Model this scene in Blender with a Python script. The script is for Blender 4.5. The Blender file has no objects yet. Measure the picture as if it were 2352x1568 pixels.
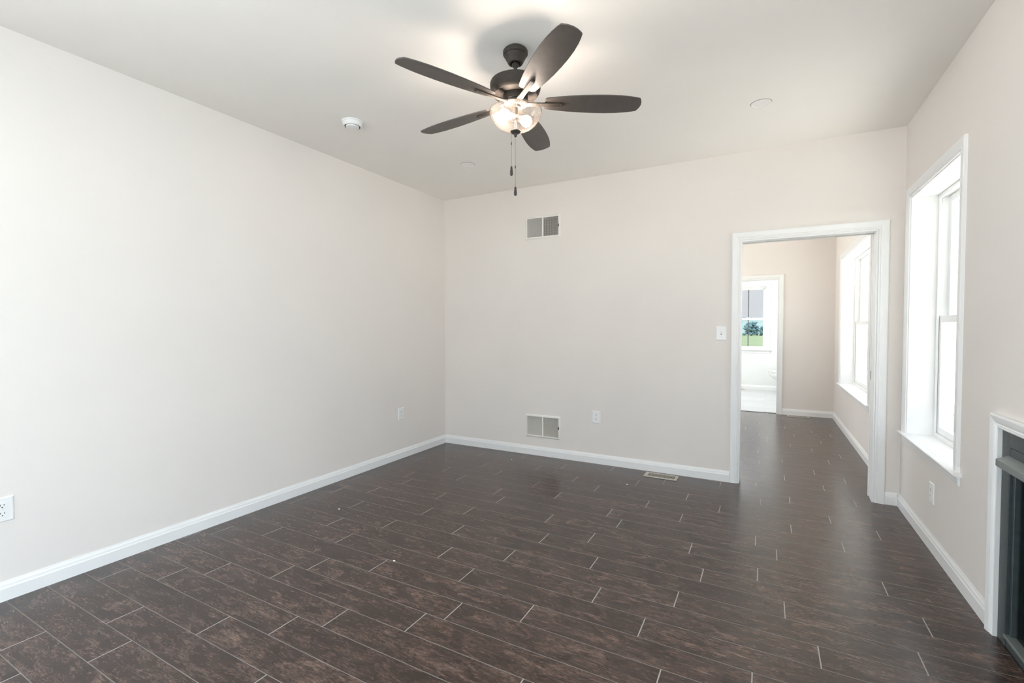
import bpy, bmesh, math, random
from math import sin, cos, pi, radians
from mathutils import Vector, Matrix

C = bpy.context.scene.collection
SC = bpy.context.scene
random.seed(7)

# ------------------------------------------------------------------ dimensions
WL, WR = -3.206, 0.871          # inner faces of left and right walls
YB, YB2 = 4.321, 4.485          # partition with the doorway: near and far face
YN, YN2 = 8.078, 8.20           # far wall of the next room
YE = 11.10                      # far wall of the bathroom
YR = -3.0                       # wall behind the camera
HC = 2.74                       # ceiling
WT = 0.24                       # outside wall thickness

# ------------------------------------------------------------------ camera
cam = bpy.data.cameras.new('camera')
cam.sensor_width = 36.0
cam.lens = 1075.607 / 2352 * 36
cam.clip_end = 2000
cam.clip_start = 0.02
co = bpy.data.objects.new('camera', cam); C.objects.link(co)
yaw, pit, rol = 0.496358714, 0.028726723, -0.0021654
f = Vector((-sin(yaw)*cos(pit), cos(yaw)*cos(pit), -sin(pit)))
r = Vector((cos(yaw), sin(yaw), 0)); u = r.cross(f)
r2 = r*cos(rol) + u*sin(rol); u2 = -r*sin(rol) + u*cos(rol)
co.matrix_world = Matrix(((r2.x, u2.x, -f.x, 0), (r2.y, u2.y, -f.y, 0), (r2.z, u2.z, -f.z, 1.30375), (0, 0, 0, 1)))
SC.camera = co

# ------------------------------------------------------------------ exposure, world and daylight
SC.view_settings.view_transform = 'Standard'
SC.view_settings.look = 'None'
SC.view_settings.gamma = 1
SC.view_settings.use_curve_mapping = False
SC.view_settings.exposure = -0.21
SC.cycles.use_denoising = True
SC.cycles.max_bounces = 12
SC.cycles.diffuse_bounces = 7
SC.cycles.glossy_bounces = 4
SC.cycles.transparent_max_bounces = 16
SC.cycles.sample_clamp_indirect = 12
SC.cycles.caustics_reflective = False
SC.cycles.caustics_refractive = False

SKY = 2.1
BULB = 215.0
BATH = 62.0

w = bpy.data.worlds.new('sky'); SC.world = w; w.use_nodes = True
nt = w.node_tree; N = nt.nodes; L = nt.links
for n in list(N): N.remove(n)
out = N.new('ShaderNodeOutputWorld'); bg = N.new('ShaderNodeBackground')
tc = N.new('ShaderNodeTexCoord'); sx = N.new('ShaderNodeSeparateXYZ')
L.new(tc.outputs['Generated'], sx.inputs[0])
def wmap(sock, a, b):
    m = N.new('ShaderNodeMapRange'); m.interpolation_type = 'SMOOTHSTEP'
    m.inputs[1].default_value = a; m.inputs[2].default_value = b
    L.new(sock, m.inputs[0]); return m.outputs[0]
def wmix(fac, ca, cb):
    m = N.new('ShaderNodeMix'); m.data_type = 'RGBA'
    L.new(fac, m.inputs[0])
    for c, i in ((ca, 6), (cb, 7)):
        if isinstance(c, tuple): m.inputs[i].default_value = (*c, 1)
        else: L.new(c, m.inputs[i])
    return m.outputs[2]
S = SKY
low = wmix(wmap(sx.outputs[2], -0.05, 0.02), (4.2*S, 4.02*S, 3.74*S), (0.98*S, 1.0*S, 1.03*S))
sky = wmix(wmap(sx.outputs[2], 0.05, 0.7), low, (1.35*S, 1.5*S, 1.75*S))
full = wmix(wmap(sx.outputs[1], 0.80, 0.97), sky, (0.84, 0.855, 0.905))
L.new(full, bg.inputs[0]); L.new(bg.outputs[0], out.inputs[0])

def portal(name, loc, rot, sx_, sy_):
    a = bpy.data.lights.new(name, 'AREA'); a.shape = 'RECTANGLE'; a.size = sx_; a.size_y = sy_
    a.cycles.is_portal = True
    o = bpy.data.objects.new(name, a); C.objects.link(o); o.location = loc; o.rotation_euler = rot
    return o
FROM_RIGHT = (0, radians(90), 0)      # faces -x
FROM_LEFT = (0, radians(-90), 0)
FROM_REAR = (radians(90), 0, 0)       # area lamp faces -z locally -> +y
FROM_FAR = (radians(-90), 0, 0)       # faces -y

# windows: (y0, y1, z0, z1) on the right wall
W1 = (3.206, 4.165, 0.567, 2.195)
W2 = (6.52, 7.48, 0.567, 2.195)
W3 = (5.54, 6.50, 0.567, 2.195)
W5 = (0.20, 1.16, 0.567, 2.195)
W6 = (-2.60, -0.60, 0.10, 2.195)
W7 = (-2.90, -0.70, 0.40, 2.195)      # x range, wall behind the camera; unseen, added for light
W8 = (5.10, 7.30, 0.40, 2.195)         # left wall of the next room; unseen, added to brighten it
W9 = (-2.60, -0.40, 0.40, 2.195)       # left wall beside the viewer; unseen, added to light the right wall
W4 = (-0.68, 0.02, 0.835, 2.175)      # x range, bathroom
def daylight_fill(loc, rot, axis, sgn, sx_, sy_, sky_r, ground_r):  # paired fill lamps added outside the unseen windows
    """sky light falling in and down, sunlit ground light coming in and up"""
    for nm, tilt, rad, col in (('window_skylight', -24, sky_r, (0.60, 0.81, 1.0)), ('window_groundlight', 30, ground_r, (1.0, 0.91, 0.80))):
        o = portal(nm, loc, rot, sx_, sy_); o.data.cycles.is_portal = False
        o.rotation_euler[axis] += sgn*radians(tilt)
        o.data.energy = rad*pi*sx_*sy_; o.data.color = col
for (a0, a1, b0, b1), e, g in ((W5, 4.5, 0.8), (W6, 13.5, 4.0)):
    daylight_fill((WR+WT+0.25, (a0+a1)/2, (b0+b1)/2), FROM_RIGHT, 1, 1, b1-b0, a1-a0, e, g)
daylight_fill(((W7[0]+W7[1])/2, YR-WT-0.35, (W7[2]+W7[3])/2), FROM_REAR, 0, 1, W7[1]-W7[0], W7[3]-W7[2], 0.5, 0.1)
daylight_fill((WL-0.16-0.35, (W9[0]+W9[1])/2, (W9[2]+W9[3])/2), FROM_LEFT, 1, -1, W9[3]-W9[2], W9[1]-W9[0], 13.0, 4.5)
daylight_fill((WL-0.16-0.35, (W8[0]+W8[1])/2, (W8[2]+W8[3])/2), FROM_LEFT, 1, -1, W8[3]-W8[2], W8[1]-W8[0], 2.4, 2.3)
for i, (a0, a1, b0, b1) in enumerate((W1, W2, W3)):
    portal('daylight_portal', (WR+WT+0.02, (a0+a1)/2, (b0+b1)/2), FROM_RIGHT, b1-b0, a1-a0)
portal('daylight_portal', ((W4[0]+W4[1])/2, YE+WT+0.02, (W4[2]+W4[3])/2), FROM_FAR, W4[1]-W4[0], W4[3]-W4[2])
# fill light added under the bathroom ceiling, no fixture seen there
ba = bpy.data.lights.new('bathroom_lamp', 'AREA'); ba.shape = 'DISK'; ba.size = 0.35; ba.energy = BATH; ba.color = (0.95, 0.98, 1.0)
bo = bpy.data.objects.new('bathroom_lamp', ba); C.objects.link(bo); bo.location = (-0.5, 9.5, 2.70)

# ------------------------------------------------------------------ materials
def new_mat(name):
    m = bpy.data.materials.new(name); m.use_nodes = True
    return m, m.node_tree, m.node_tree.nodes['Principled BSDF']
def ramp(nt, stops):
    n = nt.nodes.new('ShaderNodeValToRGB')
    e = n.color_ramp.elements
    while len(e) < len(stops): e.new(0.5)
    for k, (p, c) in enumerate(stops):
        e[k].position = p; e[k].color = (*c, 1) if isinstance(c, tuple) else (c, c, c, 1)
    return n
def paint(name, col, rough=0.6, var=0.02, bump=0.0, bscale=300, spec=0.5, metal=0.0, nscale=6):
    m, nt, b = new_mat(name)
    b.inputs['Roughness'].default_value = rough
    b.inputs['Specular IOR Level'].default_value = spec
    b.inputs['Metallic'].default_value = metal
    t = nt.nodes.new('ShaderNodeTexCoord'); n = nt.nodes.new('ShaderNodeTexNoise')
    n.inputs['Scale'].default_value = nscale; n.inputs['Detail'].default_value = 4
    nt.links.new(t.outputs['Object'], n.inputs['Vector'])
    rp = ramp(nt, [(0.3, tuple(max(0, c*(1-var)) for c in col)), (0.7, tuple(min(1, c*(1+var)) for c in col))])
    nt.links.new(n.outputs['Fac'], rp.inputs[0]); nt.links.new(rp.outputs[0], b.inputs['Base Color'])
    if bump:
        n2 = nt.nodes.new('ShaderNodeTexNoise'); n2.inputs['Scale'].default_value = bscale
        nt.links.new(t.outputs['Object'], n2.inputs['Vector'])
        bp = nt.nodes.new('ShaderNodeBump'); bp.inputs['Strength'].default_value = bump; bp.inputs['Distance'].default_value = 0.001
        nt.links.new(n2.outputs['Fac'], bp.inputs['Height']); nt.links.new(bp.outputs[0], b.inputs['Normal'])
    return m

M = {}
M['wall'] = paint('greige_wall_paint', (0.79, 0.744, 0.706), 0.75, 0.012, 0.15, 260, 0.25, nscale=2)
M['ceiling'] = paint('ceiling_paint', (0.90, 0.875, 0.84), 0.85, 0.01, 0.12, 240, 0.15, nscale=2)
M['bathwall'] = paint('bathroom_wall_paint', (0.80, 0.81, 0.795), 0.7, 0.01, 0.1, 260, 0.25)
M['trim'] = paint('white_trim_paint', (0.84, 0.84, 0.835), 0.38, 0.01, 0, 90, 0.5)
M['vinyl'] = paint('white_vinyl', (0.86, 0.865, 0.86), 0.35, 0.01, 0, 1, 0.5)
M['plate'] = paint('white_plastic', (0.84, 0.84, 0.84), 0.3, 0.01, 0, 1, 0.5)
M['dark'] = paint('dark_slot', (0.02, 0.02, 0.02), 0.7, 0.05)
M['register'] = paint('enamelled_steel', (0.80, 0.78, 0.74), 0.4, 0.02)
M['damper'] = paint('damper_steel', (0.20, 0.178, 0.15), 0.5, 0.08, metal=0.3)
M['damper_light'] = paint('closed_damper_steel', (0.64, 0.60, 0.54), 0.5, 0.05)
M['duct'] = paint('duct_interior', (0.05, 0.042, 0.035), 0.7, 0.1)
M['fregister'] = paint('tan_floor_register', (0.52, 0.48, 0.42), 0.42, 0.05, metal=0.2)
M['bronze'] = paint('dark_bronze', (0.044, 0.036, 0.030), 0.6, 0.15, 0.1, 500, 0.3, 0.0, nscale=60)
M['blade'] = paint('dark_brown_blade', (0.060, 0.049, 0.042), 0.46, 0.15, 0.12, 300, 0.85, nscale=30)
M['brass'] = paint('aged_chain', (0.16, 0.13, 0.10), 0.4, 0.1, metal=0.6)
M['porcelain'] = paint('porcelain', (0.88, 0.88, 0.87), 0.12, 0.005)
M['fp_metal'] = paint('charcoal_steel', (0.075, 0.09, 0.095), 0.38, 0.1, 0.1, 700, 0.5, 0.45, nscale=40)
M['fp_edge'] = paint('worn_steel', (0.26, 0.29, 0.28), 0.4, 0.1, metal=0.5)
M['fp_box'] = paint('firebox_black', (0.018, 0.024, 0.022), 0.8, 0.3, nscale=14)
M['rubber'] = paint('black_rubber', (0.025, 0.022, 0.02), 0.5)
M['chip'] = paint('white_chip', (0.8, 0.78, 0.74), 0.7)
M['siding'] = paint('white_siding', (0.86, 0.86, 0.85), 0.6, 0.02)
M['lens'] = paint('frosted_lens', (0.88, 0.86, 0.84), 0.5, 0.01)
M['lighttrim'] = paint('light_trim_ring', (0.87, 0.85, 0.83), 0.45, 0.01)
M['field'] = paint('mown_field', (0.225, 0.27, 0.125), 0.9, 0.10, nscale=0.15)
M['lawn'] = paint('shaded_lawn', (0.10, 0.14, 0.05), 0.95, 0.25, nscale=3)
M['farfield'] = paint('far_pasture', (0.24, 0.30, 0.26), 0.95, 0.12, nscale=0.02)
M['treeline'] = paint('hazy_hill_woods', (0.12, 0.19, 0.205), 0.95, 0.25, nscale=0.15)  # bluish distance haze mixed into the colour
M['leaves'] = paint('hazy_leaves', (0.15, 0.27, 0.28), 0.9, 0.2, nscale=1.2)  # haze over the trees put into this pale teal
M['bark'] = paint('bark', (0.05, 0.05, 0.045), 0.9, 0.2)

def schlick(nt, f0, f1):
    lw = nt.nodes.new('ShaderNodeLayerWeight'); lw.inputs[0].default_value = 0.5
    pw = nt.nodes.new('ShaderNodeMath'); pw.operation = 'POWER'; pw.inputs[1].default_value = 5
    nt.links.new(lw.outputs['Facing'], pw.inputs[0])
    ma = nt.nodes.new('ShaderNodeMath'); ma.operation = 'MULTIPLY_ADD'; ma.inputs[1].default_value = f1; ma.inputs[2].default_value = f0
    nt.links.new(pw.outputs[0], ma.inputs[0]); return ma
# glass for windows: clear, with a faint reflection
def window_glass():
    m, nt, b = new_mat('window_glass'); nt.nodes.remove(b)
    o = nt.nodes['Material Output']
    tr = nt.nodes.new('ShaderNodeBsdfTransparent'); tr.inputs[0].default_value = (0.97, 0.985, 0.985, 1)
    gl = nt.nodes.new('ShaderNodeBsdfGlossy'); gl.inputs['Roughness'].default_value = 0.02
    fr = schlick(nt, 0.02, 0.35)
    mx = nt.nodes.new('ShaderNodeMixShader')
    nt.links.new(fr.outputs[0], mx.inputs[0]); nt.links.new(tr.outputs[0], mx.inputs[1]); nt.links.new(gl.outputs[0], mx.inputs[2])
    nt.links.new(mx.outputs[0], o.inputs[0]); return m
M['glass'] = window_glass()
def fire_glass():
    m, nt, b = new_mat('fireplace_glass'); nt.nodes.remove(b)
    o = nt.nodes['Material Output']
    tr = nt.nodes.new('ShaderNodeBsdfTransparent'); tr.inputs[0].default_value = (0.55, 0.62, 0.6, 1)
    gl = nt.nodes.new('ShaderNodeBsdfGlossy'); gl.inputs['Roughness'].default_value = 0.08
    fr = schlick(nt, 0.05, 0.6)
    mx = nt.nodes.new('ShaderNodeMixShader')
    nt.links.new(fr.outputs[0], mx.inputs[0]); nt.links.new(tr.outputs[0], mx.inputs[1]); nt.links.new(gl.outputs[0], mx.inputs[2])
    nt.links.new(mx.outputs[0], o.inputs[0]); return m
M['fireglass'] = fire_glass()
def seeded_glass():
    m, nt, b = new_mat('seeded_glass'); nt.nodes.remove(b)
    o = nt.nodes['Material Output']
    t = nt.nodes.new('ShaderNodeTexCoord')
    v = nt.nodes.new('ShaderNodeTexVoronoi'); v.inputs['Scale'].default_value = 210
    nt.links.new(t.outputs['Object'], v.inputs['Vector'])
    rp = ramp(nt, [(0.16, 0.8), (0.30, 0.0)])
    nt.links.new(v.outputs['Distance'], rp.inputs[0])
    lw = nt.nodes.new('ShaderNodeLayerWeight'); lw.inputs[0].default_value = 0.28
    ma = nt.nodes.new('ShaderNodeMath'); ma.operation = 'MULTIPLY_ADD'
    nt.links.new(rp.outputs[0], ma.inputs[0]); ma.inputs[1].default_value = 0.75
    ad = nt.nodes.new('ShaderNodeMath'); ad.operation = 'MULTIPLY_ADD'; ad.inputs[1].default_value = 0.40; ad.inputs[2].default_value = 0.16
    nt.links.new(lw.outputs['Facing'], ad.inputs[0]); nt.links.new(ad.outputs[0], ma.inputs[2])
    ma.use_clamp = True
    tr = nt.nodes.new('ShaderNodeBsdfTransparent'); tr.inputs[0].default_value = (0.97, 0.965, 0.955, 1)
    tl = nt.nodes.new('ShaderNodeBsdfTranslucent'); tl.inputs[0].default_value = (0.085, 0.078, 0.073, 1)
    gl = nt.nodes.new('ShaderNodeBsdfGlossy'); gl.inputs['Roughness'].default_value = 0.12; gl.inputs[0].default_value = (0.35, 0.34, 0.33, 1)
    m1 = nt.nodes.new('ShaderNodeMixShader'); m1.inputs[0].default_value = 0.35
    nt.links.new(tl.outputs[0], m1.inputs[1]); nt.links.new(gl.outputs[0], m1.inputs[2])
    mx = nt.nodes.new('ShaderNodeMixShader')
    nt.links.new(ma.outputs[0], mx.inputs[0]); nt.links.new(tr.outputs[0], mx.inputs[1]); nt.links.new(m1.outputs[0], mx.inputs[2])
    nt.links.new(mx.outputs[0], o.inputs[0]); return m
M['seeded'] = seeded_glass()
def bulb_mat():
    m, nt, b = new_mat('lit_bulb')
    b.inputs['Base Color'].default_value = (1, 0.95, 0.88, 1)
    b.inputs['Emission Color'].default_value = (1, 0.85, 0.73, 1)
    b.inputs['Emission Strength'].default_value = BULB
    return m
M['bulb'] = bulb_mat()

def plank_floor():
    """UV: u in plank lengths (integer at each end joint), v in rows (integer at each long seam)."""
    m, nt, b = new_mat('dark_wood_plank_tile')
    k = nt.links.new
    def node(t, **kw):
        n = nt.nodes.new(t)
        for a, v in kw.items(): setattr(n, a, v)
        return n
    def math_(op, a, bb=None, c=None, clamp=False):
        n = node('ShaderNodeMath', operation=op, use_clamp=clamp)
        for i, x in enumerate((a, bb, c)):
            if x is None: continue
            if isinstance(x, (int, float)): n.inputs[i].default_value = x
            else: k(x, n.inputs[i])
        return n.outputs[0]
    uv = node('ShaderNodeUVMap', uv_map='planks'); s = node('ShaderNodeSeparateXYZ'); k(uv.outputs[0], s.inputs[0])
    U, V = s.outputs[0], s.outputs[1]
    fu = math_('FRACT', U); fv = math_('FRACT', V)
    iu = math_('FLOOR', U); iv = math_('FLOOR', V)
    du = math_('MULTIPLY', math_('SUBTRACT', 0.5, math_('ABSOLUTE', math_('SUBTRACT', fu, 0.5))), 0.9145)   # metres to end joint
    dv = math_('MULTIPLY', math_('SUBTRACT', 0.5, math_('ABSOLUTE', math_('SUBTRACT', fv, 0.5))), 0.1463)   # metres to long seam
    def edge(d, a, bb):
        n = node('ShaderNodeMapRange', interpolation_type='SMOOTHSTEP'); k(d, n.inputs[0])
        n.inputs[1].default_value = a; n.inputs[2].default_value = bb; n.inputs[3].default_value = 1; n.inputs[4].default_value = 0
        return n.outputs[0]
    gj = edge(du, 0.0019, 0.0027); gs = edge(dv, 0.0012, 0.0022)
    # a per-plank random vector
    cb = node('ShaderNodeCombineXYZ'); k(iu, cb.inputs[0]); k(iv, cb.inputs[1])
    wn = node('ShaderNodeTexWhiteNoise', noise_dimensions='2D'); k(cb.outputs[0], wn.inputs['Vector'])
    # grain coordinates: metres along and across, shifted per plank
    off = node('ShaderNodeVectorMath', operation='SCALE'); k(wn.outputs['Color'], off.inputs[0]); off.inputs[3].default_value = 40
    cm = node('ShaderNodeCombineXYZ'); k(math_('MULTIPLY', U, 0.9145), cm.inputs[0]); k(math_('MULTIPLY', V, 0.1463), cm.inputs[1])
    pv = node('ShaderNodeVectorMath', operation='ADD'); k(cm.outputs[0], pv.inputs[0]); k(off.outputs[0], pv.inputs[1])
    def noise(scale, sxy, detail=6, rough=0.6, dist=0.0):
        mp = node('ShaderNodeMapping'); mp.inputs['Scale'].default_value = (sxy[0], sxy[1], 1); k(pv.outputs[0], mp.inputs[0])
        n = node('ShaderNodeTexNoise'); n.inputs['Scale'].default_value = scale; n.inputs['Detail'].default_value = detail
        n.inputs['Roughness'].default_value = rough; n.inputs['Distortion'].default_value = dist
        k(mp.outputs[0], n.inputs['Vector']); return n.outputs['Fac']
    blotch = noise(10, (0.7, 1.7), 8, 0.72, 0.7)
    streak = noise(9, (1.0, 9.0), 8, 0.7, 0.5)
    fine = noise(46, (1.0, 3.0), 7, 0.78, 0.3)
    rp = ramp(nt, [(0.39, (0.0085, 0.0040, 0.0027)), (0.465, (0.0235, 0.0122, 0.0089)), (0.535, (0.053, 0.0295, 0.0225)), (0.64, (0.180, 0.116, 0.093))])
    mixv = math_('ADD', math_('MULTIPLY', blotch, 0.44), math_('ADD', math_('MULTIPLY', streak, 0.20), math_('MULTIPLY', fine, 0.40)))
    mixv = math_('ADD', mixv, math_('MULTIPLY', math_('SUBTRACT', wn.outputs['Value'], 0.5), 0.022))
    k(mixv, rp.inputs[0])
    # grout
    gmx = node('ShaderNodeMix', data_type='RGBA'); k(math_('MULTIPLY', gs, 0.6), gmx.inputs[0])
    k(rp.outputs[0], gmx.inputs[6]); gmx.inputs[7].default_value = (0.27, 0.245, 0.225, 1)
    gm2 = node('ShaderNodeMix', data_type='RGBA'); k(math_('MULTIPLY', gj, 0.95), gm2.inputs[0])
    k(gmx.outputs[2], gm2.inputs[6]); gm2.inputs[7].default_value = (0.36, 0.335, 0.31, 1)
    k(gm2.outputs[2], b.inputs['Base Color'])
    g = math_('MAXIMUM', gj, gs)
    rr = ramp(nt, [(0.35, 0.17), (0.7, 0.31)]); k(streak, rr.inputs[0])
    k(math_('ADD', rr.outputs[0], math_('MULTIPLY', g, 0.35)), b.inputs['Roughness'])
    b.inputs['IOR'].default_value = 1.55
    b.inputs['Coat Weight'].default_value = 0.08; b.inputs['Coat Roughness'].default_value = 0.22; b.inputs['Coat IOR'].default_value = 1.45
    b.inputs['Specular IOR Level'].default_value = 0.5
    hgt = math_('SUBTRACT', math_('ADD', math_('MULTIPLY', streak, 0.5), math_('MULTIPLY', fine, 0.45)), math_('MULTIPLY', g, 0.9))
    bp = node('ShaderNodeBump'); bp.inputs['Strength'].default_value = 0.35; bp.inputs['Distance'].default_value = 0.0014
    k(hgt, bp.inputs['Height']); k(bp.outputs[0], b.inputs['Normal'])
    return m
M['floor'] = plank_floor()
def bath_floor():
    m, nt, b = new_mat('pale_bathroom_tile')
    t = nt.nodes.new('ShaderNodeTexCoord'); br = nt.nodes.new('ShaderNodeTexBrick')
    br.inputs['Scale'].default_value = 1.0; br.inputs['Brick Width'].default_value = 0.915; br.inputs['Row Height'].default_value = 0.1463
    br.inputs['Mortar Size'].default_value = 0.002
    br.inputs['Color1'].default_value = (0.56, 0.57, 0.58, 1); br.inputs['Color2'].default_value = (0.48, 0.49, 0.50, 1); br.inputs['Mortar'].default_value = (0.36, 0.36, 0.36, 1)
    nt.links.new(t.outputs['Object'], br.inputs['Vector']); nt.links.new(br.outputs['Color'], b.inputs['Base Color'])
    b.inputs['Roughness'].default_value = 0.3
    return m
M['bathfloor'] = bath_floor()

# ------------------------------------------------------------------ mesh helpers
class MB:
    def __init__(self): self.bm = bmesh.new()
    def box(self, x0, x1, y0, y1, z0, z1, m=None):
        vs = [self.bm.verts.new(p) for p in ((x0,y0,z0),(x1,y0,z0),(x1,y1,z0),(x0,y1,z0),(x0,y0,z1),(x1,y0,z1),(x1,y1,z1),(x0,y1,z1))]
        for q in ((0,3,2,1),(4,5,6,7),(0,1,5,4),(1,2,6,5),(2,3,7,6),(3,0,4,7)): self.bm.faces.new([vs[i] for i in q])
        if m is not None: bmesh.ops.transform(self.bm, matrix=m, verts=vs)
        return self
    def mapbox(self, mp, a0, a1, b0, b1, v0, v1):
        p, q = mp(a0, b0, v0), mp(a1, b1, v1)
        lo = [min(p[i], q[i]) for i in range(3)]; hi = [max(p[i], q[i]) for i in range(3)]
        return self.box(lo[0], hi[0], lo[1], hi[1], lo[2], hi[2])
    def loops(self, rings, closed_ring=True, closed_path=False, caps=True, m=None):
        R = [[self.bm.verts.new(m @ Vector(p) if m is not None else p) for p in ring] for ring in rings]
        n = len(R[0]); rng = range(n if closed_ring else n-1)
        for i in range(len(R) if closed_path else len(R)-1):
            A, B = R[i], R[(i+1) % len(R)]
            for j in rng:
                try: self.bm.faces.new((A[j], A[(j+1) % n], B[(j+1) % n], B[j]))
                except ValueError: pass
        if caps and not closed_path and closed_ring:
            self.bm.faces.new(list(reversed(R[0]))); self.bm.faces.new(R[-1])
        return self
    def lathe(self, prof, seg=48, m=None, c=(0, 0)):
        """prof: (radius, z) from one axis end to the other (or a closed wall)"""
        rings = []
        for rr, z in prof:
            rr = max(rr, 1e-5)
            rings.append([(c[0]+rr*cos(2*pi*k/seg), c[1]+rr*sin(2*pi*k/seg), z) for k in range(seg)])
        return self.loops(rings, True, False, True, m)
    def tube(self, p, q, rad, seg=12, rad2=None):
        p, q = Vector(p), Vector(q); d = (q-p).normalized()
        a = d.orthogonal().normalized(); b = d.cross(a); rad2 = rad if rad2 is None else rad2
        return self.loops([[pp+(a*cos(2*pi*k/seg)+b*sin(2*pi*k/seg))*rr for k in range(seg)] for pp, rr in ((p, rad), (q, rad2))])
    def prism(self, pts, z0, z1, m=None):
        return self.loops([[(x, y, z0) for x, y in pts], [(x, y, z1) for x, y in pts]], True, False, True, m)
    def sweep(self, mp, path, prof, closed=False):
        """profile (o, v): o = offset to the left of the path in the wall plane, v = out of the wall; mitred."""
        n = len(path); rings = []
        P = [Vector(p) for p in path]
        for i in range(n):
            dirs = []
            if i > 0 or closed: dirs.append((P[i]-P[i-1]).normalized())
            if i < n-1 or closed: dirs.append((P[(i+1) % n]-P[i]).normalized())
            nn = [Vector((-d.y, d.x)) for d in dirs]
            if len(nn) == 2:
                mt = (nn[0]+nn[1]); mt = mt/(mt.dot(nn[0]))
            else: mt = nn[0]
            rings.append([mp(P[i].x+mt.x*o, P[i].y+mt.y*o, v) for o, v in prof])
        return self.loops(rings, True, closed, True)
    def sphere(self, c, rad, seg=12, sc=(1, 1, 1)):
        m = Matrix.Translation(c) @ Matrix.Diagonal((*sc, 1))
        bmesh.ops.create_uvsphere(self.bm, u_segments=seg, v_segments=max(6, seg//2), radius=rad, matrix=m); return self
    def build(self, name, mat, parent=None, smooth=False, bevel=0.0, loc=None, kind=None, label=None, category=None, group=None):
        bmesh.ops.recalc_face_normals(self.bm, faces=self.bm.faces)
        me = bpy.data.meshes.new(name); self.bm.to_mesh(me); self.bm.free()
        o = bpy.data.objects.new(name, me); C.objects.link(o)
        me.materials.append(M[mat] if isinstance(mat, str) else mat)
        if smooth:
            for p in me.polygons: p.use_smooth = True
            try: me.set_sharp_from_angle(angle=radians(38))
            except Exception: pass
        if bevel:
            bv = o.modifiers.new('bevel', 'BEVEL'); bv.width = bevel; bv.segments = 2; bv.limit_method = 'ANGLE'
        if parent is not None: o.parent = parent
        if loc: o.location = loc
        return tag(o, label, category, group, kind)
def tag(o, label=None, category=None, group=None, kind=None):
    if label: o['label'] = label
    if category: o['category'] = category
    if group: o['group'] = group
    if kind: o['kind'] = kind
    return o
def empty(name, loc=(0, 0, 0), rz=0.0, **kw):
    o = bpy.data.objects.new(name, None); o.empty_display_size = 0.1; C.objects.link(o)
    o.location = loc; o.rotation_euler = (0, 0, rz)
    return tag(o, **kw)
def copy_tree(o, parent=None):
    c = o.copy(); C.objects.link(c)
    if parent is not None: c.parent = parent
    for ch in list(o.children): copy_tree(ch, c)
    return c

# wall maps (a along the wall, b up, v out of the wall into the room)
def on_right(a, b, v): return (WR - v, a, b)
def on_left(a, b, v): return (WL + v, a, b)
def on_back(a, b, v): return (a, YB - v, b)
def on_backfar(a, b, v): return (a, YB2 + v, b)
def on_next(a, b, v): return (a, YN - v, b)
def on_bath(a, b, v): return (a, YE - v, b)
def on_rear(a, b, v): return (a, YR + v, b)

def wall(name, mp, a0, a1, thick, holes, mat, label):
    mb = MB()
    xs = sorted({a0, a1, *[h[0] for h in holes], *[h[1] for h in holes]})
    for s, e in zip(xs, xs[1:]):
        hs = sorted([h for h in holes if h[0] <= s + 1e-6 and h[1] >= e - 1e-6], key=lambda h: h[2])
        z = 0.0
        for h in hs:
            if h[2] > z + 1e-6: mb.mapbox(mp, s, e, z, h[2], -thick, 0)
            z = h[3]
        if z < HC - 1e-6: mb.mapbox(mp, s, e, z, HC, -thick, 0)
    bmesh.ops.remove_doubles(mb.bm, verts=mb.bm.verts, dist=1e-5)
    # drop the doubled faces between neighbouring pieces
    seen = {}
    for fc in mb.bm.faces: seen.setdefault(tuple(sorted(v.index for v in fc.verts)), []).append(fc)
    dead = [x for v in seen.values() if len(v) > 1 for x in v]
    if dead: bmesh.ops.delete(mb.bm, geom=dead, context='FACES_ONLY')
    return mb.build(name, mat, kind='structure', label=label, category='wall')

# ------------------------------------------------------------------ room shell
FP = (1.785, 2.675, 0.0, 0.883)                 # fireplace opening
DOOR = (-0.192, 0.722, 0.0, 2.024)              # pocket doorway
REG_HI = (-2.158, -1.812, 2.225, 2.412)
REG_LO = (-2.158, -1.812, 0.204, 0.397)
BDOOR = (-0.62, 0.166, 0.0, 2.035)
def hole(h): return (h[0], h[1], h[2]-0.019, h[3])
wall('wall_right', on_right, YR-WT, YE+WT, WT, [hole(h) for h in (W1, (W3[0], W2[1], W2[2], W2[3]), W5, W6)] + [FP], 'wall', 'greige painted outside wall with the tall windows')
wall('wall_left', on_left, YR-WT, YB, 0.16, [hole(W9)], 'wall', 'long blank greige wall opposite the windows')
wall('wall_back', on_back, WL-0.16, WR, YB2-YB, [DOOR, REG_HI, REG_LO], 'wall', 'greige wall with the doorway and two registers')
wall('wall_rear', on_rear, WL-0.16, WR+0.001, WT, [hole(W7)], 'wall', 'greige wall behind the viewer')
wall('wall_next_room', on_next, WL-0.16, WR, YN2-YN, [BDOOR], 'wall', 'greige far wall of the next room')
wall('wall_bathroom', on_bath, -1.75, WR, WT, [hole(W4)], 'bathwall', 'pale bathroom wall under its window')
wall('wall_next_room_left', on_left, YB2, YN, 0.16, [hole(W8)], 'wall', 'left wall of the next room')
MB().box(-1.75, -1.63, YN2, YE, 0, HC).build('wall_bathroom_left', 'bathwall', kind='structure', label='left wall of the bathroom', category='wall')
MB().box(-1.63, WR-0.004, YN2, YN2+0.004, 2.12, HC).build('wall_bathroom_near', 'bathwall', kind='structure', label='pale paint over the bathroom doorway', category='wall')
MB().box(WR-0.004, WR, YN2+0.004, YE, 0, HC).build('wall_bathroom_right', 'bathwall', kind='structure', label='pale right wall of the bathroom', category='wall')
MB().box(WL-0.5, WR+WT+0.45, YR-WT-0.3, YE+WT+0.3, HC, HC+0.2).build('ceiling', 'ceiling', kind='structure', label='smooth off white ceiling', category='ceiling')

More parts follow.
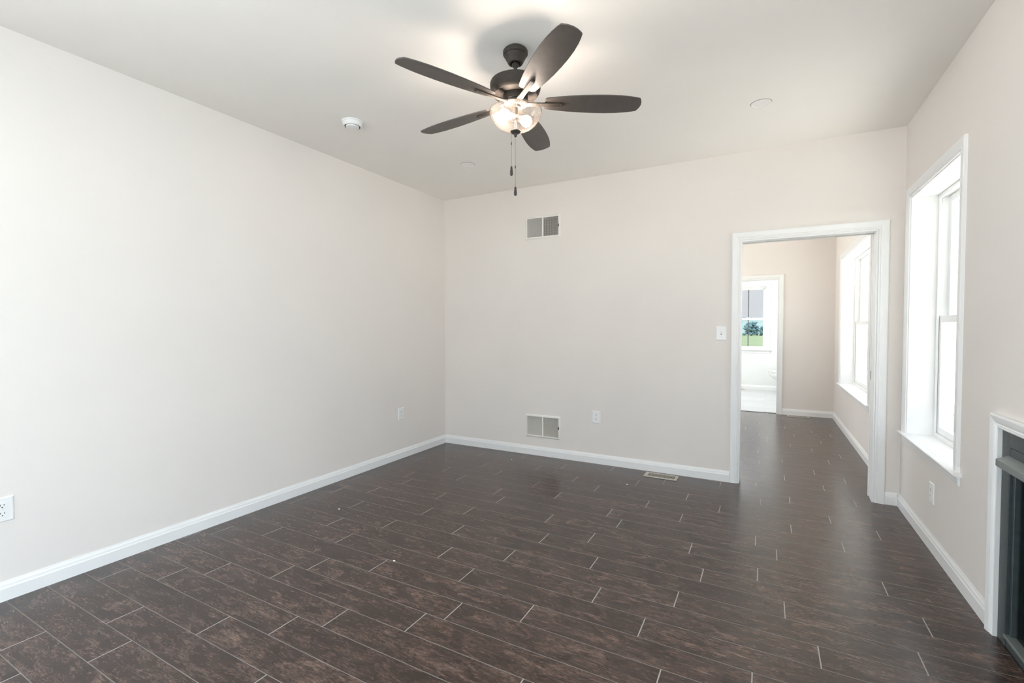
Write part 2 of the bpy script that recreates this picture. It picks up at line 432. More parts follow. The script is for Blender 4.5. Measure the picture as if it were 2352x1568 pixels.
# plank floor: one strip of mesh per row, so that the joints fall where the photo has them
JO = {-3:.426,-2:.19,-1:.622,0:.895,1:.138,2:.478,3:.578,4:.885,5:.454,6:.203,7:.552,8:.092,9:.634,10:.892,11:.539,12:.071,13:.875,
      14:.42,15:.16,16:.638,17:.398,18:.895,19:.174,20:.598,21:.861,22:.429,23:.158,24:.607,25:.397,26:.873,27:.157,28:.552,29:.859,
      30:.677,31:.447,32:.256,33:.03,34:.567,35:.858,36:.318,37:.70,38:.52,39:.236,40:.851,41:.413,42:.10,43:.639,44:.229,45:.845}
PITCH, PL = 0.1463, 0.9145
def far_edge(k): return 1.372+PITCH*k if k <= 22 else 1.372+PITCH*22+0.148*(k-22)
bm = bmesh.new(); uvl = bm.loops.layers.uv.new('planks')
rr = random.Random(3)
k = -31
while True:
    y1, y0 = far_edge(k), far_edge(k-1)
    a, b_ = max(y0, YR), min(y1, YN2-0.06)
    if b_ > a:
        o = JO.get(k, rr.random()*PL)
        vs = [bm.verts.new(p) for p in ((WL, a, 0), (WR, a, 0), (WR, b_, 0), (WL, b_, 0))]
        fc = bm.faces.new(vs)
        for lp in fc.loops:
            x, y, _ = lp.vert.co
            v = k+40+(y-y0)/(y1-y0)
            v = min(max(v, k+40+1e-5), k+41-1e-5)
            lp[uvl].uv = ((x-o)/PL+20, v)
    if y1 > YN2: break
    k += 1
me = bpy.data.meshes.new('floor'); bm.to_mesh(me); bm.free()
fo = bpy.data.objects.new('floor', me); C.objects.link(fo); me.materials.append(M['floor'])
tag(fo, 'dark brown wood look plank tile floor with pale grout', 'floor', kind='structure')
MB().box(WL-0.3, WR+WT, YR-WT, YE+WT, -0.25, -0.006).build('floor_slab', 'duct', kind='structure', label='slab under the floor tiles', category='floor')
MB().box(-1.63, WR, YN2-0.058, YE, -0.006, 0.0).build('floor_bathroom', 'bathfloor', kind='structure', label='pale bathroom floor tile', category='floor')
MB().box(BDOOR[0]+0.01, BDOOR[1]-0.005, YN2-0.075, YN2-0.055, 0.0003, 0.004).build('trim_1', 'rubber', kind='structure', label='thin dark threshold strip at the bathroom door', category='trim')

# ------------------------------------------------------------------ baseboards
BASE = [(0, 0), (0, 0.0135), (0.060, 0.0135), (0.066, 0.0105), (0.078, 0.0085), (0.085, 0.0045), (0.092, 0.003), (0.092, 0)]
def baseboard(name, mp, a0, a1, label):
    mb = MB()
    mb.loops([[mp(a, o, v) for o, v in BASE] for a in (a0, a1)])
    mb.build(name, 'trim', smooth=False, kind='structure', label=label, category='baseboard')
baseboard('baseboard_left', on_left, YR, YB, 'white baseboard along the left wall')
baseboard('baseboard_back', on_back, WL+0.0135, DOOR[0]-0.0625, 'white baseboard left of the doorway')
baseboard('baseboard_corner', on_back, DOOR[1]+0.0625, WR-0.0135, 'short white baseboard between doorway and window wall')
baseboard('baseboard_right', on_right, 2.735, YB, 'white baseboard under the window')
baseboard('baseboard_right_front', on_right, YR, 1.725, 'white baseboard before the fireplace')
baseboard('baseboard_rear', on_rear, WL+0.0135, WR-0.0135, 'white baseboard behind the viewer')
baseboard('baseboard_next_right', on_right, YB2, YN, 'white baseboard under the next room windows')
baseboard('baseboard_next_back', on_next, BDOOR[1]+0.0625, WR-0.0135, 'white baseboard right of the bathroom doorway')
baseboard('baseboard_next_left', on_next, WL, BDOOR[0]-0.0625, 'white baseboard left of the bathroom doorway')
baseboard('baseboard_bathroom', on_bath, -1.63, WR, 'white baseboard under the bathroom window')

# ------------------------------------------------------------------ casings
def casing_prof(wd, t=0.017):
    return [(0.0, 0), (0.0, t*0.55), (wd*0.08, t*0.62), (wd*0.16, t*0.45), (wd*0.24, t*0.72), (wd*0.34, t*0.62), (wd*0.46, t*0.80),
            (wd*0.66, t*0.92), (wd*0.86, t), (wd*0.95, t*0.95), (wd, t*0.75), (wd, 0)]
def casing3(mb, mp, a0, a1, b0, b1, wd, t=0.017):
    """three sided casing: up the a0 side, across, down the a1 side; outer side is left of the path"""
    mb.sweep(mp, [(a0, b0), (a0, b1), (a1, b1), (a1, b0)], casing_prof(wd, t))
    return mb

# doorway with the pocket door
d1 = empty('door_1', (0, 0, 0), kind='structure', label='white cased doorway into the next room with the pocket door slid away', category='door')
casing3(MB(), on_back, DOOR[0], DOOR[1], 0, DOOR[3], 0.062).build('casing', 'trim', d1)
casing3(MB(), on_backfar, DOOR[0], DOOR[1], 0, DOOR[3], 0.062).build('casing', 'trim', d1)
jb = MB()
jb.box(DOOR[0], DOOR[0]+0.012, YB, YB2, 0, DOOR[3])                         # strike side
ys = (4.412, 4.456)
for y0, y1 in ((YB, ys[0]), (ys[1], YB2)):
    jb.box(DOOR[1]-0.012, DOOR[1], y0, y1, 0, DOOR[3])
    jb.box(DOOR[0]+0.012, DOOR[1]-0.012, y0, y1, DOOR[3]-0.012, DOOR[3])
jb.build('jamb', 'trim', d1, bevel=0.0015)
MB().box(DOOR[0]+0.012, DOOR[1]-0.012, ys[0], ys[1], DOOR[3]-0.002, DOOR[3]-0.0005).build('track_slot', 'dark', d1)
dl = MB().box(DOOR[1]-0.010, DOOR[1]+0.035, 4.416, 4.452, 0.012, DOOR[3]-0.016).build('door_leaf', 'trim', d1, bevel=0.002)
pe = MB().box(DOOR[1]-0.0125, DOOR[1]-0.0095, 4.424, 4.444, 0.885, 0.995).build('edge_plate', 'trim', dl)
MB().box(DOOR[1]-0.0140, DOOR[1]-0.0124, 4.430, 4.438, 0.905, 0.972).build('edge_pull', 'dark', dl, label='small dark slot pull in the door edge')
# bathroom doorway
d2 = empty('door_2', (0, 0, 0), kind='structure', label='white cased doorway into the bathroom', category='door')
casing3(MB(), on_next, BDOOR[0], BDOOR[1], 0, BDOOR[3], 0.062).build('casing', 'trim', d2)
jb = MB()
jb.box(BDOOR[0], BDOOR[0]+0.012, YN, YN2, 0, BDOOR[3]); jb.box(BDOOR[1]-0.012, BDOOR[1], YN, YN2, 0, BDOOR[3])
jb.box(BDOOR[0]+0.012, BDOOR[1]-0.012, YN, YN2, BDOOR[3]-0.012, BDOOR[3])
jb.build('jamb', 'trim', d2)

# ------------------------------------------------------------------ windows
def window_unit(root, mp, a0, a1, b0, b1, muntin=False):
    """frame, two sashes, panes; v runs from the wall face (0) outwards (negative)"""
    fr = MB()
    def ring(mb, a0, a1, b0, b1, wd, v0, v1):
        mb.mapbox(mp, a0, a0+wd, b0, b1, v0, v1); mb.mapbox(mp, a1-wd, a1, b0, b1, v0, v1)
        mb.mapbox(mp, a0+wd, a1-wd, b0, b0+wd, v0, v1); mb.mapbox(mp, a0+wd, a1-wd, b1-wd, b1, v0, v1)
    ring(fr, a0, a1, b0, b1, 0.026, -0.152, -0.140)
    ring(fr, a0, a1, b0, b1, 0.014, -0.238, -0.152)
    fr.build('window_frame', 'vinyl', root, bevel=0.0015)
    mid = b0 + (b1-b0)*0.488
    for nm, s0, s1, v0, v1, bot, top in (('upper_sash', mid-0.022, b1-0.014, -0.228, -0.193, 0.045, 0.045), ('lower_sash', b0+0.014, mid+0.022, -0.189, -0.154, 0.055, 0.045)):
        sh = MB(); i0, i1 = a0+0.015, a1-0.015; st = 0.046
        sh.mapbox(mp, i0, i0+st, s0, s1, v0, v1); sh.mapbox(mp, i1-st, i1, s0, s1, v0, v1)
        sh.mapbox(mp, i0+st, i1-st, s0, s0+bot, v0, v1); sh.mapbox(mp, i0+st, i1-st, s1-top, s1, v0, v1)
        so = sh.build(nm, 'vinyl', root, bevel=0.003)
        vm = (v0+v1)/2
        MB().mapbox(mp, i0+st-0.004, i1-st+0.004, s0+bot-0.004, s1-top+0.004, vm-0.002, vm+0.002).build('pane', 'glass', so)
        if muntin:
            c = (a0+a1)/2
            MB().mapbox(mp, c-0.009, c+0.009, s0+bot, s1-top, vm+0.0025, vm+0.007).build('muntin', M['dark_muntin'], so, label='slim dark grille bar')
    lk = MB(); c = (a0+a1)/2
    lk.mapbox(mp, c-0.03, c+0.03, mid+0.022, mid+0.034, -0.186, -0.160)
    lk.build('sash_lock', 'vinyl', root, bevel=0.002)
def window_surround(root, mp, a0, a1, b0, b1, wd=0.066):
    casing3(MB(), mp, a0, a1, b0, b1, wd).build('casing', 'trim', root)
    ln = MB(); t = 0.008
    ln.mapbox(mp, a0, a0+t, b0, b1, -0.140, 0.0); ln.mapbox(mp, a1-t, a1, b0, b1, -0.140, 0.0); ln.mapbox(mp, a0+t, a1-t, b1-t, b1, -0.140, 0.0)
    ln.build('jamb_liner', 'trim', root)
    # stool with a rounded nose, horns past the casing
    e = wd+0.028; zs = b0
    nose = [(-0.016, 0.020), (-0.013, 0.032), (-0.008, 0.036), (-0.003, 0.034), (0.0, 0.028)]
    st = MB()
    st.mapbox(mp, a0, a1, zs-0.018, zs, -0.142, 0.001)
    prof = [(-0.018, 0.0), (-0.018, 0.018)] + nose + [(0.0, 0.0)]
    st.loops([[mp(a, zs+o, v) for o, v in prof] for a in (a0-e, a1+e)])
    st.build('window_sill', 'trim', root, smooth=True)
    ap = MB(); e2 = wd+0.004
    apr = [(-0.018, 0), (-0.018, 0.016), (-0.026, 0.0155), (-0.034, 0.011), (-0.046, 0.010), (-0.056, 0.0095), (-0.062, 0.007), (-0.066, 0.0068), (-0.07, 0.0)]
    ap.loops([[mp(a, zs+o, v) for o, v in apr] for a in (a0-e2, a1+e2)])
    ap.build('apron', 'trim', root)
M['dark_muntin'] = paint('dark_grille_bar', (0.10, 0.105, 0.11), 0.5)
w1 = empty('window_1', kind='structure', label='tall white double hung window beside the fireplace', category='window')
window_surround(w1, on_right, *W1); window_unit(w1, on_right, W1[0]+0.008, W1[1]-0.008, W1[2], W1[3]-0.008)
w2 = empty('window_2', kind='structure', label='white twin double hung window in the next room', category='window')
window_surround(w2, on_right, W3[0], W2[1], W2[2], W2[3])
MB().box(WR+0.145, WR+WT, 6.490, 6.530, W2[2], W2[3]).build('mullion', 'vinyl', w2)
window_unit(w2, on_right, 6.53, W2[1]-0.008, W2[2], W2[3]-0.008)
window_unit(w2, on_right, W3[0]+0.008, 6.49, W3[2], W3[3]-0.008)
w4 = empty('window_3', kind='structure', label='bathroom window looking out on the green field', category='window')
window_surround(w4, on_bath, *W4); window_unit(w4, on_bath, W4[0]+0.008, W4[1]-0.008, W4[2], W4[3]-0.008, muntin=True)
for n, mp, ww in ((4, on_right, W5), (5, on_right, W6), (6, on_rear, W7), (7, on_left, W8), (8, on_left, W9)):  # unseen windows added as openings for light
    q = empty('window_%d' % n, kind='structure', label='white window out of view beside or behind the viewer', category='window')
    window_surround(q, mp, *ww); window_unit(q, mp, ww[0]+0.008, ww[1]-0.008, ww[2], ww[3]-0.008)

# ------------------------------------------------------------------ ceiling fan
FX, FY = -1.147, 2.161
fan = empty('ceiling_fan', (FX, FY, HC), label='dark bronze five blade ceiling fan with a lit seeded glass bowl', category='ceiling fan')
def z(v): return v-HC
MB().lathe([(0, 0), (0.040, 0), (0.050, -0.006), (0.059, -0.013), (0.0635, -0.019), (0.0640, -0.024), (0.0635, -0.034), (0.061, -0.038), (0.0565, -0.040), (0.055, -0.046), (0.050, -0.057), (0.044, -0.063),
            (0.0425, -0.070), (0.037, -0.080), (0.030, -0.082), (0.025, -0.079), (0.022, -0.070), (0, -0.070)]).build('canopy', 'bronze', fan, smooth=True)
MB().lathe([(0, -0.07), (0.0095, -0.07), (0.0095, z(2.58)), (0, z(2.58))], 20).lathe([(0, -0.075), (0.017, -0.08), (0.019, -0.09), (0.012, -0.098), (0, -0.098)], 20).build('downrod', 'bronze', fan, smooth=True)
# motor: an upturned cup, open below
MB().lathe([(0, z(2.588)), (0.02, z(2.588)), (0.03, z(2.574)), (0.085, z(2.572)), (0.118, z(2.569)), (0.127, z(2.564)), (0.127, z(2.558)), (0.1305, z(2.556)), (0.1305, z(2.545)),
            (0.1285, z(2.528)), (0.1225, z(2.512)), (0.115, z(2.502)), (0.110, z(2.499)), (0.106, z(2.500)), (0.103, z(2.505)), (0.099, z(2.506)), (0.080, z(2.499)), (0.066, z(2.500)), (0, z(2.500))], 72).build('motor_housing', 'bronze', fan, smooth=True)
MB().lathe([(0, z(2.502)), (0.062, z(2.502)), (0.064, z(2.496)), (0.064, z(2.466)), (0.058, z(2.462)), (0, z(2.462))], 56).build('blade_hub', 'bronze', fan, smooth=True)
fit = MB().lathe([(0, z(2.464)), (0.058, z(2.464)), (0.063, z(2.462)), (0.064, z(2.456)), (0.062, z(2.452)), (0.057, z(2.450)), (0.052, z(2.446)), (0.030, z(2.445)), (0.026, z(2.436)), (0.0, z(2.436))], 56)
fit.lathe([(0, z(2.438)), (0.013, z(2.438)), (0.013, z(2.375)), (0.006, z(2.372)), (0.006, z(2.318)), (0, z(2.318))], 24)
fit.build('light_fitter', 'bronze', fan, smooth=True)
# blades
A0, PITCHB, ZB = 246.05, 11.0, 2.461
half = [(0.150, 0.030), (0.156, 0.040), (0.170, 0.0445), (0.21, 0.051), (0.27, 0.059), (0.34, 0.0655), (0.41, 0.069), (0.47, 0.0695), (0.53, 0.067), (0.58, 0.061), (0.615, 0.054), (0.634, 0.0485), (0.639, 0.044)]
outline = [(x, -y) for x, y in half] + [(0.648, -0.022), (0.651, 0.0), (0.648, 0.022)] + [(x, y) for x, y in reversed(half)]
for i in range(5):
    a = radians(A0-72*i)
    R = Matrix.Rotation(a, 4, 'Z')
    mt = Matrix.Translation((0, 0, z(ZB))) @ R @ Matrix.Rotation(radians(-PITCHB), 4, 'X')
    bl = MB().prism(outline, -0.003, 0.003, mt).build('blade', 'blade', fan, bevel=0.0015)
    ar = MB()
    arm = [(0.052, -0.016), (0.10, -0.0125), (0.235, -0.0120), (0.247, -0.008), (0.251, 0), (0.247, 0.008), (0.235, 0.0120), (0.10, 0.0125), (0.052, 0.016)]
    ar.prism(arm, -0.0095, -0.0032, mt)
    ar.lathe([(0, -0.0135), (0.0075, -0.0125), (0.0085, -0.009), (0.0085, -0.003), (0, -0.003)], 16, mt @ Matrix.Translation((0.240, 0, 0)))
    ar.build('blade_arm', 'bronze', bl, bevel=0.001)
# glass bowl, thin walled
prof_o = [(0.134, 2.418), (0.1335, 2.408), (0.130, 2.395), (0.122, 2.378), (0.109, 2.360), (0.090, 2.343), (0.066, 2.330), (0.040, 2.322), (0.014, 2.319)]
prof = [(r_, z(h)) for r_, h in prof_o] + [(max(r_-0.003, 0.012), z(h)+0.0028) for r_, h in reversed(prof_o)]
gb = MB(); rings = [[(r_*cos(2*pi*q/72), r_*sin(2*pi*q/72), h) for q in range(72)] for r_, h in prof]
gb.loops(rings, True, True, False)
bowl = gb.build('glass_bowl', 'seeded', fan, smooth=True, label='clear seeded glass bowl')
rim = MB(); rim.loops([[((0.1335+0.0022*cos(t))*cos(2*pi*q/72), (0.1335+0.0022*cos(t))*sin(2*pi*q/72), z(2.4185)+0.0022*sin(t)) for t in [2*pi*k/8 for k in range(8)]] for q in range(72)], True, True)
rim.build('bowl_rim', 'seeded', bowl, smooth=True)
MB().lathe([(0, z(2.320)), (0.026, z(2.3195)), (0.0275, z(2.316)), (0.022, z(2.309)), (0.010, z(2.305)), (0.0085, z(2.298)), (0.006, z(2.289)), (0, z(2.287))], 32).build('finial', 'bronze', fan, smooth=True)
for ang in (242, 62):
    a = radians(ang); d = Vector((cos(a), sin(a), -0.10)).normalized()
    c0 = Vector((0, 0, z(2.392))) - 0.020*d
    mt = Matrix.Translation(c0) @ d.to_track_quat('Z', 'Y').to_matrix().to_4x4()
    sk = MB().lathe([(0, 0.012), (0.014, 0.012), (0.0155, 0.02), (0.0155, 0.046), (0, 0.046)], 20, mt).build('bulb_socket', 'plate', fan, smooth=True)
    MB().lathe([(0, 0.046), (0.013, 0.046), (0.016, 0.058), (0.0255, 0.074), (0.0285, 0.088), (0.0265, 0.101), (0.018, 0.111), (0, 0.115)], 28, mt).build('bulb', 'bulb', fan, smooth=True, label='glowing frosted bulb')
# pull chains
def chain(dx, dy, ztop, zc, z0, z1):
    cb = MB(); n = int((ztop-z0)/0.0034)
    for q in range(n):
        bmesh.ops.create_icosphere(cb.bm, subdivisions=1, radius=0.0013, matrix=Matrix.Translation((dx, dy, z(ztop-0.0034*q))))
    cb.tube((dx, dy, z(ztop)), (dx, dy, z(z0)), 0.0005, 6)
    ch = cb.build('pull_chain', 'brass', fan)
    MB().lathe([(0, z(zc)+0.006), (0.0026, z(zc)+0.006), (0.0026, z(zc)-0.006), (0, z(zc)-0.006)], 10, c=(dx, dy)).build('chain_connector', 'bronze', ch)
    H = z0-z1
    MB().lathe([(0, z(z0)), (0.0045, z(z0)), (0.0058, z(z0)-H*0.25), (0.0078, z(z0)-H*0.65), (0.0074, z(z0)-H*0.86), (0.005, z(z1)+0.002), (0, z(z1))], 16, c=(dx, dy)).build('pull_fob', 'rubber', ch, smooth=True)
chain(-0.019, -0.010, 2.316, 2.255, 2.138, 2.090)
chain(-0.001, -0.001, 2.289, 2.135, 2.033, 1.987)

# ------------------------------------------------------------------ ceiling bits
def recessed(x, y, label):
    t = empty('recessed_light', (x, y, HC), label=label, category='light', group='recessed ceiling lights')
    MB().lathe([(0.046, 0), (0.059, 0.0), (0.0605, -0.003), (0.056, -0.0055), (0.050, -0.0055), (0.047, -0.003), (0.046, 0)], 48).build('trim_ring', 'lighttrim', t, smooth=True)
    MB().lathe([(0.0595, 0), (0.0622, 0), (0.0622, -0.0012), (0.0595, -0.0012), (0.0595, 0)], 48).build('gasket', 'damper', t)  # grey ring drawn in as the shadow line around the trim
    MB().lathe([(0, 0), (0.0475, 0), (0.0475, -0.0022), (0, -0.0026)], 48).build('lens', 'lens', t, smooth=True)
recessed(-2.320, 3.474, 'flat round white recessed light in the ceiling near the left back corner')
recessed(-0.043, 3.440, 'flat round white recessed light in the ceiling on the doorway side')
sd = empty('smoke_detector', (-2.545, 2.375, HC), label='round white smoke detector on the ceiling left of the fan', category='smoke detector')
MB().lathe([(0, 0), (0.070, 0), (0.0705, -0.004), (0.067, -0.008), (0, -0.008)], 56).build('mounting_base', 'plate', sd, smooth=True)
MB().lathe([(0, -0.008), (0.0635, -0.008), (0.0645, -0.012), (0.063, -0.032), (0.058, -0.036), (0.0535, -0.036), (0.0515, -0.030), (0, -0.030)], 56).build('body', 'plate', sd, smooth=True)
vr = MB()
for q in range(8):
    a0_, a1_ = 2*pi*q/8+0.07, 2*pi*(q+1)/8-0.07
    pts = [(0.0515*cos(a0_+(a1_-a0_)*t/6), 0.0515*sin(a0_+(a1_-a0_)*t/6)) for t in range(7)] + [(0.045*cos(a1_-(a1_-a0_)*t/6), 0.045*sin(a1_-(a1_-a0_)*t/6)) for t in range(7)]
    vr.prism(pts, -0.0335, -0.0295)
vr.build('vent_slots', 'dark', sd)
MB().lathe([(0, -0.030), (0.0445, -0.030), (0.0455, -0.036), (0.043, -0.0415), (0.030, -0.0435), (0, -0.044)], 48).build('cap', 'plate', sd, smooth=True)
MB().lathe([(0, -0.043), (0.009, -0.0437), (0.009, -0.0455), (0, -0.046)], 20, c=(0.018, 0.0)).build('test_button', 'plate', sd, smooth=True)

# ------------------------------------------------------------------ wall registers (frame, two louver banks, lever)
def register(x0, x1, z0, z1, label, closed):
    t = empty('wall_register', ((x0+x1)/2, YB, (z0+z1)/2), label=label, category='vent', group='white wall registers')
    hw, hh = (x1-x0)/2, (z1-z0)/2
    def loc(a, b, v): return (a, -v, b)
    fr = MB()
    fr.sweep(loc, [(-hw+0.022, -hh+0.022), (-hw+0.022, hh-0.022), (hw-0.024, hh-0.022), (hw-0.024, -hh+0.022)], [(0, -0.004), (0, 0.009), (0.004, 0.010), (0.014, 0.008), (0.022, 0.0015), (0.022, -0.0)], closed=True)
    fr.mapbox(loc, -0.007, 0.007, -hh+0.02, hh-0.02, -0.004, 0.009)
    fr.build('frame', 'register', t)
    for s, nm in ((-1, 'louver_bank'), (1, 'louver_bank')):
        a0, a1 = (-hw+0.022, -0.007) if s < 0 else (0.007, hw-0.024)
        lv = MB(); n = 17
        for q in range(n):
            c = a0+(a1-a0)*(q+0.5)/n
            m_ = Matrix.Translation((c, 0.004, 0)) @ Matrix.Rotation(radians(40 if s > 0 else -17), 4, 'Z')
            lv.box(-0.0006, 0.0006, -0.0052, 0.0052, -hh+0.022, hh-0.022, m_)
        lv.build(nm, 'register', t)
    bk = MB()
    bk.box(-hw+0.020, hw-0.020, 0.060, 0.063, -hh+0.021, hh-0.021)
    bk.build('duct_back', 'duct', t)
    dm = MB(); n = 7
    for q in range(n):
        zc = -hh+0.022+(2*hh-0.044)*(q+0.5)/n
        m_ = Matrix.Translation((0, 0.028, zc)) @ Matrix.Rotation(radians(88 if closed else 35), 4, 'X')
        dm.box(-hw+0.022, hw-0.024, -0.0145 if closed else -0.010, 0.0145 if closed else 0.010, -0.0006, 0.0006, m_)
    dm.build('damper_blades', 'damper_light' if closed else 'damper', t)
    MB().box(hw-0.022, hw-0.015, -0.017, -0.008, -0.013, 0.013).build('damper_lever', 'damper' if not closed else 'rubber', t, bevel=0.001)
    for s in (-1, 1): MB().lathe([(0, 0), (0.003, 0), (0.0025, 0.0015), (0, 0.002)], 12, Matrix.Translation((s*(hw-0.010), -0.0055, -0.003)) @ Matrix.Rotation(radians(90), 4, 'X')).build('screw', 'register', t)
register(-2.178, -1.790, 2.203, 2.433, 'white wall register high up near the ceiling, dark behind its right louvers', False)
register(-2.178, -1.789, 0.183, 0.418, 'white wall register low down just above the baseboard', True)

# ------------------------------------------------------------------ outlets and switch
def screw(p, rad=0.0028):
    return MB().lathe([(0, 0), (rad, 0), (rad*0.8, 0.0011), (0, 0.0013)], 12, Matrix.Translation(p) @ Matrix.Rotation(radians(90), 4, 'X'))
def plate_mesh(wd, ht):
    a, b = wd/2, ht/2
    mb = MB()
    rings = []
    for ins, y in ((0, 0), (0, -0.0025), (0.002, -0.0045), (0.0055, -0.006)):
        rings.append([(-a+ins, y, -b+ins), (a-ins, y, -b+ins), (a-ins, y, b-ins), (-a+ins, y, b-ins)])
    mb.loops(rings); return mb
def make_outlet():
    t = empty('wall_outlet')
    plate_mesh(0.083, 0.118).build('cover_plate', 'plate', t)
    for s in (-1, 1):
        mb = MB(); pts = []
        for q in range(28):
            a = 2*pi*q/28
            x, zz = 0.0172*cos(a), 0.0172*sin(a)
            pts.append((x, max(-0.0137, min(0.0137, zz))))
        mt = Matrix.Translation((0, -0.0058, s*0.0195)) @ Matrix.Rotation(radians(90), 4, 'X')
        mb.prism(pts, 0.0, 0.0022, mt)
        rc = mb.build('receptacle', 'plate', t)
        sl = MB()
        for x, hh in ((-0.0063, 0.0045), (0.0063, 0.0036)):
            sl.box(x-0.0011, x+0.0011, -0.0083, -0.0078, s*0.0195+0.0035-hh, s*0.0195+0.0035+hh)
        sl.lathe([(0, 0), (0.0026, 0), (0.0026, 0.0004), (0, 0.0004)], 12, Matrix.Translation((0, -0.0079, s*0.0195-0.0078)) @ Matrix.Rotation(radians(90), 4, 'X'))
        sl.build('slots', 'dark', rc)
    screw((0, -0.006, 0)).build('screw', 'register', t)
    return t
o0 = make_outlet()
RZ_BACK, RZ_LEFT, RZ_RIGHT = 0.0, radians(90), radians(-90)
OUT = [((-1.421, YB, 0.4475), RZ_BACK, 'white duplex wall outlet on the back wall right of the low register'),
       ((WL, 3.577, 0.448), RZ_LEFT, 'white duplex wall outlet on the left wall near the corner'),
       ((WL, 0.786, 0.440), RZ_LEFT, 'white duplex wall outlet on the left wall cut by the left photo edge'),
       ((WR, 3.569, 0.332), RZ_RIGHT, 'white duplex wall outlet under the window sill on the right wall')]
for i, (p, rz, lab) in enumerate(OUT):
    o = o0 if i == 0 else copy_tree(o0)
    o.location = p; o.rotation_euler = (0, 0, rz)
    tag(o, lab, 'outlet', 'white wall outlets')
sw = empty('light_switch', (-0.329, YB, 1.256), label='white toggle light switch left of the doorway', category='light switch')
plate_mesh(0.083, 0.118).build('cover_plate', 'plate', sw)
MB().box(-0.0055, 0.0055, -0.0066, -0.0058, -0.0125, 0.0125).build('toggle_slot', 'damper', sw)
MB().box(-0.0042, 0.0042, -0.006, 0.006, -0.009, 0.009, Matrix.Translation((0, -0.0105, 0.0035)) @ Matrix.Rotation(radians(-28), 4, 'X')).build('toggle', 'plate', sw, bevel=0.001)
for s in (-1, 1): screw((0, -0.006, s*0.030)).build('screw', 'register', sw)

# ------------------------------------------------------------------ floor registers
def make_floor_register():
    t = empty('floor_register')
    a, b = 0.140, 0.0685
    mb = MB(); z0, z1 = 0.0012, 0.0055
    n = 21; i0, i1 = -0.114, 0.114; sb = 0.043
    mb.box(-a, i0, -b, b, z0, z1); mb.box(i1, a, -b, b, z0, z1)
    mb.box(i0, i1, -b, -sb, z0, z1); mb.box(i0, i1, sb, b, z0, z1)
    st = (i1-i0)/n
    for q in range(n):
        c = i0+st*q
        mb.box(c, c+st*0.42, -sb, sb, z0, z1)
    mb.build('grille', 'fregister', t, bevel=0.0008)
    MB().box(-a+0.004, a-0.004, -b+0.004, b-0.004, 0.0003, 0.0012).build('duct_opening', 'dark', t)
    MB().box(0.1165, 0.1215, -0.006, 0.030, 0.0055, 0.0085).build('damper_lever', 'fregister', t, bevel=0.0008)
    return t
f0 = make_floor_register()
for i, (p, lab) in enumerate([((-0.792, 4.201, 0), 'tan slotted floor register by the back wall left of the doorway'),
                              ((0.430, 7.975, 0), 'tan slotted floor register under the far wall of the next room'),
                              ((-0.515, 10.98, 0), 'small dark floor register under the bathroom window')]):
    o = f0 if i == 0 else copy_tree(f0)
    o.location = p; tag(o, lab, 'vent', 'slotted floor registers')

# ------------------------------------------------------------------ fireplace
fp = empty('fireplace', (WR, 2.23, 0), label='dark grey metal gas fireplace with glass front and white painted surround on the right wall', category='fireplace')
FH = 0.445; FZ = FP[3]
def fl(a, b, v): return (-v, a, b)                     # local: a along y from the middle, v into the room
casing3(MB(), fl, -FH, FH, 0, FZ, 0.056, 0.024).build('surround', 'trim', fp, label='white moulded casing')
fm = MB()
fm.mapbox(fl, -FH, -FH+0.068, 0.0, FZ, -0.05, -0.001); fm.mapbox(fl, FH-0.068, FH, 0.0, FZ, -0.05, -0.001)
fm.mapbox(fl, -FH+0.068, FH-0.068, 0.730, 0.815, -0.05, -0.003); fm.mapbox(fl, -FH+0.068, FH-0.068, 0.8175, FZ, -0.05, -0.001)
fm.mapbox(fl, -FH+0.068, FH-0.068, 0.0, 0.040, -0.05, -0.004)
fm.build('metal_frame', 'fp_metal', fp, bevel=0.002)
hd = MB()
hp = [(0.782, -0.003), (0.765, 0.036), (0.738, 0.036), (0.732, 0.030), (0.728, -0.003)]
hd.loops([[fl(a, o, v) for o, v in hp] for a in (-FH+0.055, FH-0.055)])
hd.build('hood', 'fp_edge', fp, bevel=0.0015, label='lighter grey sloping metal hood')
il = MB()
for a0, a1 in ((-FH+0.068, -FH+0.086), (FH-0.086, FH-0.068)): il.mapbox(fl, a0, a1, 0.046, 0.728, -0.045, -0.012)
il.mapbox(fl, -FH+0.086, FH-0.086, 0.705, 0.728, -0.045, -0.012)
il.build('door_trim', 'fp_metal', fp, bevel=0.003)
MB().mapbox(fl, -FH+0.068, FH-0.068, 0.040, 0.052, -0.045, 0.004).build('bottom_rail', 'fp_edge', fp, bevel=0.0015, label='worn lighter metal rail')
MB().mapbox(fl, -FH+0.084, FH-0.084, 0.052, 0.707, -0.034, -0.030).build('glass_front', 'fireglass', fp)
fb = MB(); X0 = -0.42
fb.mapbox(fl, -FH+0.05, FH-0.05, 0.01, 0.02, X0, -0.05); fb.mapbox(fl, -FH+0.05, FH-0.05, 0.735, 0.745, X0, -0.05)
fb.mapbox(fl, -FH+0.05, FH-0.05, 0.02, 0.735, X0, X0+0.01)
fb.mapbox(fl, -FH+0.05, -FH+0.06, 0.02, 0.735, X0+0.01, -0.05); fb.mapbox(fl, FH-0.06, FH-0.05, 0.02, 0.735, X0+0.01, -0.05)
for q in range(6):
    v = -0.09-0.05*q
    fb.mapbox(fl, FH-0.068, FH-0.06, 0.06, 0.70, v-0.016, v+0.016)
fb.build('firebox', 'fp_box', fp)
ch = MB(); cx0, cx1 = WR+WT, WR+0.52
ch.box(WR+0.43, cx1, 1.70, 2.76, -0.2, 1.0); ch.box(cx0, WR+0.43, 1.70, 1.82, -0.2, 1.0); ch.box(cx0, WR+0.43, 2.64, 2.76, -0.2, 1.0)
